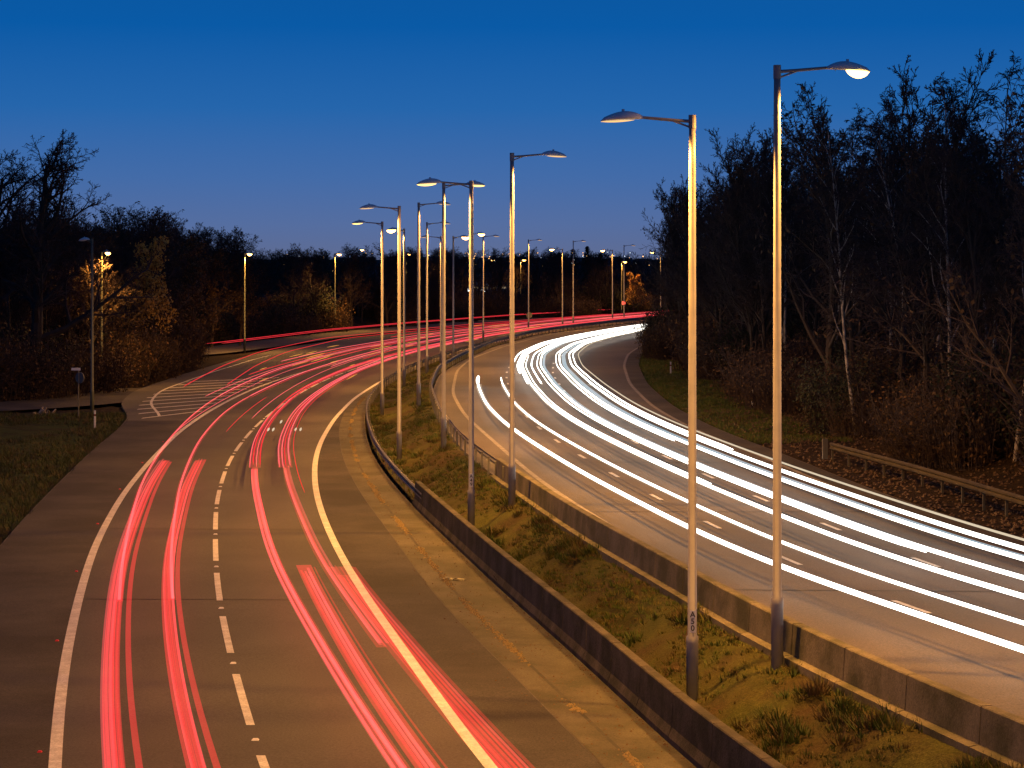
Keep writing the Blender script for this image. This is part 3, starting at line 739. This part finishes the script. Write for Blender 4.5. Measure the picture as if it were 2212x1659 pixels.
# ------------------------------------------------------------ small roadside items
def marker(x,y,z):
    e=empty('marker_post',(x,y,z))
    boxes('post',[(0,0,-.2,.11,.05,1.15,0)],M_white,e)
    boxes('band',[(0,-.001,.62,.114,.056,.12,0)],M_black,e)
    boxes('reflector',[(0,-.03,.66,.06,.008,.05,0)],M_red,e)
marker(-24.2,134.3,zL(134)-.05);marker(14.3,137.6,zR(137)-.02);marker(17.0,215,zR(215));marker(12.2,178,zR(178))
e=empty('traffic_sign',(-26.5,141.5,zL(141)-.05))
V=[];F=[];tube(V,F,[(0,0,0),(0,0,3.1)],[.04,.04],8);mesh_obj('post',V,F,M_rail,parent=e)
boxes('name_plate',[(-.15,-.05,2.95,.55,.02,.16,0)],M_white,e)
V=[];F=[];tube(V,F,[(.07,-.02,2.5),(.10,.03,2.5)],[.34,.34],20);o=mesh_obj('round_sign',V,F,M_rail,parent=e)
e=empty('traffic_sign',(2.5,336,zL(336)))
V=[];F=[];tube(V,F,[(0,0,0),(0,0,2.3)],[.05,.05],8);mesh_obj('post',V,F,M_rail,parent=e)
V=[];F=[];tube(V,F,[(0,-.08,1.9),(0,-.05,1.9)],[.45,.45],24);mesh_obj('round_sign',V,F,M_rail,parent=e)
e=empty('traffic_sign',(19.5,405,zL(405)))
V=[];F=[];tube(V,F,[(0,0,0),(0,0,2.6)],[.05,.05],8);mesh_obj('post',V,F,M_rail,parent=e)
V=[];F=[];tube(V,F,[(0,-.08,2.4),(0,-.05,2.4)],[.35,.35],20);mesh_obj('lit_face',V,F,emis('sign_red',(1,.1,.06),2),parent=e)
V=[];F=[]
for k in range(9):
    a=random.uniform(0,6.28);tube(V,F,[(0+.1*k-.4,0,.0),(.1*k-.4+.5*math.cos(a)*.5,.3*math.sin(a),.35*random.random()+.1)],[.09,.04],6)
o=mesh_obj('cut_log_pile',V,F,M_birch);o.location=(-29.5,146,terr(-29.5,146)[0]);o.scale=(1.2,1.2,1.2)

# ------------------------------------------------------------ buildings
e=empty('warehouse_building',(-4.0,520,-1.2))
M_bw=surf('cladding',(.20,.19,.17),(.28,.26,.24),.4,.7);M_rf=surf('roof_sheet',(.04,.04,.045),(.06,.06,.065),.4,.7)
boxes('walls',[(0,0,0,12,10,5.5,0)],M_bw,e)
V=[(-6.3,-5.3,5.5),(6.3,-5.3,5.5),(6.3,5.3,5.5),(-6.3,5.3,5.5),(-6.3,0,7.2),(6.3,0,7.2)];F=[(0,1,5,4),(2,3,4,5),(0,4,3),(1,2,5),(0,3,2,1)]
mesh_obj('roof',V,F,M_rf,parent=e)
boxes('lit_windows',[(-4+2.0*i,-5.03,3.9,1.2,.06,.35,0) for i in range(5)],emis('window_light',(1,.75,.45),.35),e)
boxes('floodlights',[(-5.6,-5.3,3.1,.6,.3,.4,0),(-2.3,-5.3,3.0,.45,.3,.3,0)],emis('floodlight_white',(.85,.95,1),14),e)
rnd=random.Random(5);V=[];F=[];V2=[];F2=[];V3=[];F3=[]
def addbox(V,F,x,y,z,sx,sy,sz,roof=0):
    i=len(V)
    for dz in (0,sz):
        V.extend([(x-sx/2,y-sy/2,z+dz),(x+sx/2,y-sy/2,z+dz),(x+sx/2,y+sy/2,z+dz),(x-sx/2,y+sy/2,z+dz)])
    F.extend([(i,i+3,i+2,i+1),(i,i+1,i+5,i+4),(i+1,i+2,i+6,i+5),(i+2,i+3,i+7,i+6),(i+3,i,i+4,i+7)])
    if not roof: F.append((i+4,i+5,i+6,i+7));return
    i=len(V);V.extend([(x-sx/2,y,z+sz+roof),(x+sx/2,y,z+sz+roof)]);F.extend([(i-4,i-3,i+1,i),(i-2,i-1,i,i+1),(i-4,i,i-1),(i-3,i-2,i+1)])
for k in range(190):
    y=rnd.uniform(700,3000);x=rnd.uniform(-.10,.07)*y;z=terr(x,y)[0]
    addbox(V,F,x,y,z-1,rnd.uniform(8,16),10,rnd.uniform(3,4.5),2)
    if rnd.random()<.8:
        s=rnd.uniform(.4,1.0)*y/2200;T=(V2,F2) if rnd.random()<.75 else (V3,F3);addbox(T[0],T[1],x+rnd.uniform(-6,6),y-7,z+rnd.uniform(4,11),s,s,s)
et=empty('distant_town')
mesh_obj('houses',V,F,M_rf,parent=et);mesh_obj('amber_lights',V2,F2,emis('town_amber',(1,.5,.15),4),parent=et);mesh_obj('white_lights',V3,F3,emis('town_white',(.8,.9,1),3),parent=et)

# ------------------------------------------------------------ world, sun, camera
w=bpy.data.worlds.new('World');scene.world=w;w.use_nodes=True;nt=w.node_tree;nt.nodes.clear()
out=N(nt,'ShaderNodeOutputWorld');bg=N(nt,'ShaderNodeBackground')
tc=N(nt,'ShaderNodeTexCoord');sp=N(nt,'ShaderNodeSeparateXYZ');nt.links.new(tc.outputs['Generated'],sp.inputs[0])
mr=N(nt,'ShaderNodeMapRange');mr.inputs['From Min'].default_value=0;mr.inputs['From Max'].default_value=.25;nt.links.new(sp.outputs[2],mr.inputs[0])
r=ramp(nt,mr.outputs[0],[(0,(.115,.150,.29)),(.06,(.090,.155,.35)),(.14,(.055,.148,.39)),(.26,(.016,.130,.41)),(.40,(.0,.100,.38)),(1.0,(.004,.038,.15))])
sk=N(nt,'ShaderNodeTexSky',sky_type='NISHITA');sk.sun_disc=False;sk.sun_elevation=math.radians(0.0);sk.sun_rotation=math.radians(200)
add=mixc(nt,r.outputs[0],sk.outputs[0],.003,'ADD')
nt.links.new(add,bg.inputs[0]);bg.inputs[1].default_value=1.0;nt.links.new(bg.outputs[0],out.inputs[0])
s=bpy.data.lights.new('sun','SUN');s.energy=.02;s.angle=math.radians(10);s.color=(1,.8,.65)
so=bpy.data.objects.new('sun',s);COL.objects.link(so);so.rotation_euler=(math.radians(80),0,math.radians(20))
cam=bpy.data.cameras.new('camera');co=bpy.data.objects.new('camera',cam);COL.objects.link(co)
co.location=(0,0,CAMZ);co.rotation_euler=(math.pi/2,0,0)
cam.sensor_width=36;cam.lens=36*5000/2212;cam.shift_y=-269.5/2212;cam.clip_end=12000;cam.clip_start=.5
scene.camera=co
scene.view_settings.view_transform='Standard';scene.view_settings.look='None';scene.view_settings.exposure=0
